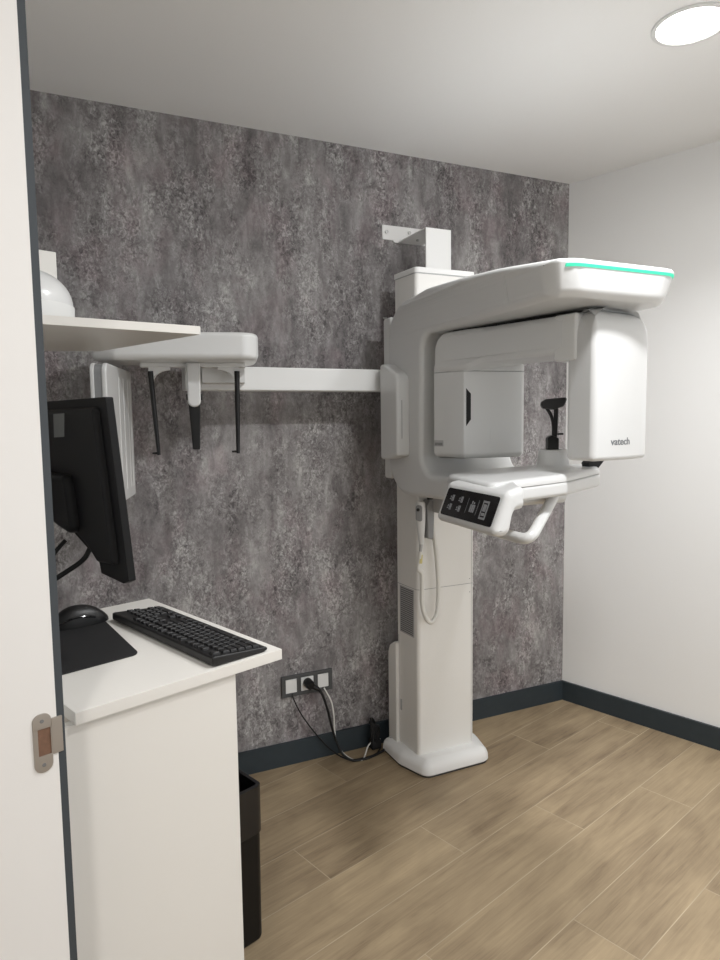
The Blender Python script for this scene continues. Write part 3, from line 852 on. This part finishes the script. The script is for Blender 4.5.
for i, (n, m_, w, ri) in enumerate(kys[:100]):
    o = bpy.data.objects.new('key', keycap(w, 1)); COL.objects.link(o); o.parent = KB
    p = Q(n, m_, ktop(n) - .0005); o.location = p - KB.location
bm = bmesh.new()
for n, m_, w, ri in kys[100:]:
    p = Q(n, m_, ktop(n) - .0005); b2 = bmesh.new(); b2.from_mesh(keycap(w, 1)); vm = {v: bm.verts.new(v.co + p) for v in b2.verts}
    for f in b2.faces: bm.faces.new([vm[v] for v in f.verts])
    b2.free()
link('keys', bm, M['key'], KB, kind='stuff')

# mouse pad and mouse
bm = bmesh.new(); rx(bm, rounded([(.385, 1.200, .02), (.570, 1.200, .02), (.618, 1.475, .02), (.400, 1.500, .02)], 6), ZD + .0003, ZD + .003, .0008, NMZ, 2)
tag(link('mouse_pad', bm, M['mblack']), 'thin black mouse pad on the white counter beside the keyboard', 'mouse pad')
ZM = ZD + .0034
MO = thing('computer_mouse', Q(.55, 1.455, ZM), 'black computer mouse lying on the black mouse pad', 'mouse')
bm = bmesh.new(); bmesh.ops.create_uvsphere(bm, u_segments=28, v_segments=18, radius=1)
for v in bm.verts:
    x, y, z = v.co
    t = (x + 1) / 2
    hz = .040 * (.62 + .38 * math.sin(PI * min(1, t * .9 + .15)))
    zz = max(z, -.0) 
    xx = math.copysign(abs(x) ** .8, x); yy = math.copysign(abs(y) ** .85, y)
    v.co = Q(.566 + xx * .062, 1.475 + yy * .031 * (.92 + .08 * t), ZM + (zz ** .9 if zz > 0 else 0) * hz * 1.08 + (.0 if z > -.02 else 0))
link('mouse_body', bm, M['black'], MO, sharp=60)
bm = bmesh.new()
tube(bm, spline([Q(.601, 1.4600, ZM + .008), Q(.58, 1.4440, ZM + .020), Q(.545, 1.4435, ZM + .0245), Q(.51, 1.4470, ZM + .016), Q(.494, 1.4590, ZM + .007)], 6), .0022, 8); link('side_grip', bm, M['gblack'], MO, label='glossy side line')
bm = bmesh.new(); tube(bm, [Q(.512, 1.4690, ZM + .030), Q(.512, 1.4810, ZM + .030)], .006, 12); link('scroll_wheel', bm, M['dgrey'], MO)
bm = bmesh.new(); tube(bm, spline([Q(.485, 1.455, ZM + .007), Q(.46, 1.47, ZM + .003), Q(.43, 1.50, ZM + .003), Q(.40, 1.53, ZM + .0005), Q(.37, 1.565, ZM)], 6), .0018, 8); link('mouse_cord', bm, M['black'], MO)

# monitor
MT = thing('computer_monitor', Q(.46, 1.50, ZD), 'black flat monitor seen from behind, tilted on its stand at the doorway edge', 'monitor')
MN, MZT = .513, 1.445            # top rear edge
tl = .055                        # tilt: n per z going down
def MP(a, b, c):                 # a = m, b = z, c = offset along n
    return Q(MN + (MZT - b) * .083 + c, a, b)
out = rounded([(1.170, 1.447, .003), (1.170, 1.109, .004), (1.195, 1.100, .006), (1.291, 1.105, .003), (1.296, 1.139, .003), (1.335, 1.146, .02), (1.40, 1.172, .05), (1.455, 1.215, .05), (1.54, 1.235, .05), (1.72, 1.24, .01), (1.72, 1.447, .003)], 5)
bm = bmesh.new(); rx(bm, out, .0, .015, .0015, MP, 2); link('screen_panel', bm, M['mon'], MT)
bm = bmesh.new(); rx(bm, rounded([(1.20, 1.43, .01), (1.20, 1.135, .01), (1.28, 1.13, .01), (1.32, 1.16, .03), (1.42, 1.20, .05), (1.50, 1.25, .05), (1.70, 1.25, .02), (1.70, 1.43, .01)], 5), -.012, .002, 0, MP, 3, lo_r=.010)
rc = link('rear_cover', bm, M['mon'], MT)
bm = bmesh.new()
sx = [(1.392, 1.420), (1.335, 1.4205), (1.352, 1.375), (1.405, 1.373)]
rx(bm, [Vector((a, b)) for a, b in sx], -.0128, -.011, 0, MP); link('rating_sticker', bm, M['sticker'], rc, label='grey rating sticker')
bm = bmesh.new(); rx(bm, rounded([(1.335, 1.30, .02), (1.335, 1.175, .03), (1.42, 1.19, .04), (1.52, 1.22, .03), (1.60, 1.30, .03)], 5), -.030, -.008, 0, MP, 3, lo_r=.012); link('connector_hump', bm, M['mon'], rc)
bm = bmesh.new()
rx(bm, rect(.455, 1.520, .495, 1.565, .01), ZD + .010, 1.30, .003, NMZ, 2); link('stand_neck', bm, M['mon'], MT)
bm = bmesh.new(); rx(bm, rect(.385, 1.512, .50, 1.574, .015), ZD, ZD + .012, .003, NMZ, 2); link('stand_base', bm, M['mon'], MT)
for nm_, pp, lab in (('video_cable', [Q(.545, 1.345, 1.150), Q(.53, 1.35, 1.125), Q(.495, 1.365, 1.10), Q(.455, 1.38, 1.075), Q(.42, 1.41, 1.045), Q(.392, 1.47, 1.01), Q(.372, 1.53, .985)], 'thick black video cable curving down from the monitor back'),
                     ('power_lead', [Q(.520, 1.41, 1.160), Q(.50, 1.41, 1.140), Q(.475, 1.41, 1.110), Q(.45, 1.41, 1.082), Q(.425, 1.44, 1.04), Q(.395, 1.49, 1.03), Q(.352, 1.585, 1.02)], 'thin black power lead dropping straight from the monitor back')):
    bm = bmesh.new(); tube(bm, spline(pp, 7), .0052 if nm_ == 'video_cable' else .0044, 8)
    tag(link(nm_, bm, M['mon']), lab, 'cable', 'monitor cables')

# ------------------------------------------------------------------ shelf and what stands on it
ZS = 1.580
bm = bmesh.new(); rx(bm, rounded([(NL, 1.300, 0), (.748, 1.232, .001), (.724, 1.675, .001), (.60, 1.745, .001), (NL, 1.80, 0)], 2), ZS, ZS + .017, .001, NMZ, 2)
SH = link('wall_shelf', bm, M['lam'])
tag(SH, 'white laminate board shelf on the left above the monitor', 'shelf')
ZT = ZS + .0175
DM = thing('domed_container', Q(.44, 1.42, ZT), 'glossy white dome-shaped container standing on the white wall shelf', 'container')
dc = Q(.462, 1.42, ZT)
bm = bmesh.new(); lathe(bm, [(.088, 0), (.094, .004), (.0965, .012), (.0975, .030), (.0975, .034), (.095, .035)], dc, 44); link('container_base', bm, M['plastic_matte'], DM)
bm = bmesh.new()
pr = [(.0955, .034)] + [(.0955 * math.cos(PI / 2 * j / 12) ** .85, .035 + .072 * math.sin(PI / 2 * j / 12)) for j in range(1, 12)] + [(.012, .1075), (.0, .108)]
lathe(bm, pr, dc, 44); link('dome_lid', bm, M['plastic'], DM, sharp=60)
BX = thing('small_box', Q(.46, 1.60, ZT), 'small white upright box standing behind the dome on the shelf', 'box')
bm = bmesh.new(); rx(bm, rect(.40, 1.565, .590, 1.64, .003), ZT, ZT + .184, .002, NMZ, 2); link('box_body', bm, M['lam'], BX)
bm = bmesh.new(); rx(bm, rect(.50, ZT + .148, .548, ZT + .153), .0, .001, 0, lambda a, b, c: Q(a, 1.565 - c, b)); link('print_mark', bm, M['label'], BX, label='small grey mark')

# ------------------------------------------------------------------ waste bin
WB = thing('waste_bin', Q(.83, 1.53, 0), 'tall black waste bin on the floor behind the white end panel', 'bin')
ob = rect(.735, 1.412, .998, 1.66, .022, 6)
bm = bmesh.new(); lay = [(0.0, .012), (.004, .006), (.012, .004), (.30, .002), (.430, 0), (.434, .001), (.434, .007), (.428, .008), (.02, .014)]
rings = [[bm.verts.new(Q(p.x, p.y, z)) for p in inset(ob, d)] for z, d in lay]
for A_, B_ in zip(rings[:-1], rings[1:]):
    for j in range(len(ob)): bm.faces.new((A_[j], A_[(j + 1) % len(ob)], B_[(j + 1) % len(ob)], B_[j]))
bm.faces.new(rings[0][::-1]); bm.faces.new(rings[-1])
link('bin_body', bm, M['gbin'], WB)
bm = bmesh.new(); lay = [(.305, -.0012), (.37, -.0016), (.436, -.0012), (.4375, .002), (.436, .009), (.35, .012)]
rings = [[bm.verts.new(Q(p.x + .0006 * math.sin(i * 1.7 + z * 90), p.y + .0006 * math.cos(i * 2.3 + z * 50), z + .002 * math.sin(i * .9) * (z < .32))) for i, p in enumerate(inset(ob, d))] for z, d in lay]
for A_, B_ in zip(rings[:-1], rings[1:]):
    for j in range(len(ob)): bm.faces.new((A_[j], A_[(j + 1) % len(ob)], B_[(j + 1) % len(ob)], B_[j]))
link('bin_liner', bm, M['liner'], WB, label='dark liner folded over the rim')

# ------------------------------------------------------------------ socket and cables
SK = thing('wall_socket', (.913, YB, .33), 'triple grey socket plate with white inserts on the grey wallpaper above the baseboard', 'wall socket')
bm = bmesh.new(); s0, s1, t0, t1 = .803, 1.023, .285, .372
bars = [(s0, t0, s1, t0 + .014), (s0, t1 - .014, s1, t1), (s0, t0 + .014, s0 + .016, t1 - .014), (s1 - .016, t0 + .014, s1, t1 - .014), (.868, t0 + .014, .885, t1 - .014), (.941, t0 + .014, .958, t1 - .014)]
for b_ in bars: rx(bm, rect(*b_), 2.506, 2.5165, .0006, XZ, 2)
link('frame_plate', bm, M['sock'], SK, label='dark grey frame')
for i, (a0, a1) in enumerate(((.819, .868), (.885, .941), (.958, 1.007))):
    bm = bmesh.new(); rx(bm, rect(a0 + .001, t0 + .015, a1 - .001, t1 - .015, .002), 2.5075, 2.516, .001, XZ, 2)
    ins = link('insert', bm, M['plastic_matte'], SK, label='white insert')
PW = thing('power_cable', (.913, 2.49, .33), 'black power cable with round plug in the middle of the socket plate', 'cable', 'cables at the wall socket')
bm = bmesh.new(); tube(bm, [(.913, 2.506, .333), (.913, 2.470, .333), (.914, 2.464, .332)], [.0195, .0185, .015], 20); tube(bm, [(.915, 2.478, .330), (.945, 2.474, .312), (.953, 2.474, .304)], [.011, .009, .007], 12)
link('plug', bm, M['black'], PW)
bm = bmesh.new(); tube(bm, spline([(.948, 2.474, .309), (.965, 2.47, .28), (.985, 2.466, .21), (1.003, 2.465, .13), (1.018, 2.455, .075), (1.035, 2.44, .03), (1.065, 2.415, .008), (1.11, 2.405, .0055), (1.16, 2.41, .006), (1.215, 2.425, .010), (1.236, 2.435, .018)], 8), .0052, 10)
link('cord', bm, M['black'], PW)
bm = bmesh.new(); tube(bm, spline([(.846, 2.507, .296), (.848, 2.498, .28), (.866, 2.495, .235), (.893, 2.494, .185), (.935, 2.49, .12), (.985, 2.48, .055), (1.025, 2.462, .018), (1.060, 2.43, .0045), (1.11, 2.418, .0038), (1.18, 2.425, .004), (1.225, 2.465, .006)], 8), .0028, 8)
tag(link('data_cable', bm, M['black']), 'thin black cable hanging from the left socket insert', 'cable', 'cables at the wall socket')
bm = bmesh.new(); tube(bm, spline([(.985, 2.507, .296), (.992, 2.497, .28), (1.012, 2.493, .235), (1.020, 2.491, .18), (1.022, 2.490, .12), (1.026, 2.487, .075), (1.040, 2.478, .03), (1.070, 2.432, .0045), (1.105, 2.403, .0045), (1.13, 2.425, .008), (1.160, 2.455, .03), (1.195, 2.474, .035), (1.228, 2.476, .035)], 8), .0031, 8)
tag(link('data_cable', bm, M['wcable']), 'white cable hanging from the right socket insert to the floor', 'cable', 'cables at the wall socket')
CB_ = thing('cable_bundle', (1.2, 2.47, 0), 'tangled bundle of black cables tucked between baseboard and machine base', 'cables')
rnd = random.Random(5)
for i in range(7):
    bm = bmesh.new(); a = i * .9; pts_ = []
    for j in range(9):
        t = j / 8; th = a + t * 2 * PI * (.8 + .1 * i)
        pts_.append((1.198 + .020 * math.cos(th) + .004 * rnd.uniform(-1, 1), 2.468 + .014 * math.sin(th * 1.1), .012 + .125 * abs(math.sin(PI * t * (1 + .12 * i) + a * .2)) * (1 - .06 * i)))
    tube(bm, spline(pts_, 6), .0052, 8)
    link('cable_loop', bm, M['mblack'], CB_)
bm = bmesh.new(); rx(bm, rounded([(1.178, 2.452, .004), (1.222, 2.452, .004), (1.222, 2.494, .004), (1.178, 2.494, .004)]), .006, .045, .005, XY, 2); link('adapter', bm, M['mblack'], CB_, label='black adapter block')

# ------------------------------------------------------------------ world, camera
w = bpy.data.worlds.new('world'); SC.world = w; w.use_nodes = True
w.node_tree.nodes['Background'].inputs['Color'].default_value = (.97, .985, 1, 1)
w.node_tree.nodes['Background'].inputs['Strength'].default_value = 1.2
cam = bpy.data.cameras.new('camera'); co = bpy.data.objects.new('camera', cam); COL.objects.link(co); SC.camera = co
pitch, roll, th = .0893658, -.0133958, math.radians(90 - 65.124)
fw = Vector((0, math.cos(pitch), -math.sin(pitch))); rt = Vector((1, 0, 0)); up = rt.cross(fw)
r2 = rt * math.cos(roll) + up * math.sin(roll); u2 = up * math.cos(roll) - rt * math.sin(roll)
Rz = Matrix.Rotation(-th, 3, 'Z')
r2, u2, fw = Rz @ r2, Rz @ u2, Rz @ fw
co.matrix_world = Matrix(((r2.x, u2.x, -fw.x, 0), (r2.y, u2.y, -fw.y, 0), (r2.z, u2.z, -fw.z, 1.4), (0, 0, 0, 1)))
cam.sensor_fit = 'VERTICAL'; cam.sensor_height = 24.0; cam.lens = 24.0 * 669.7 / 960
cam.clip_start = .02; cam.clip_end = 50
vs_ = SC.view_settings; vs_.view_transform = 'Standard'; vs_.look = 'None'; vs_.gamma = 1; vs_.use_curve_mapping = False
vs_.exposure = 0.24
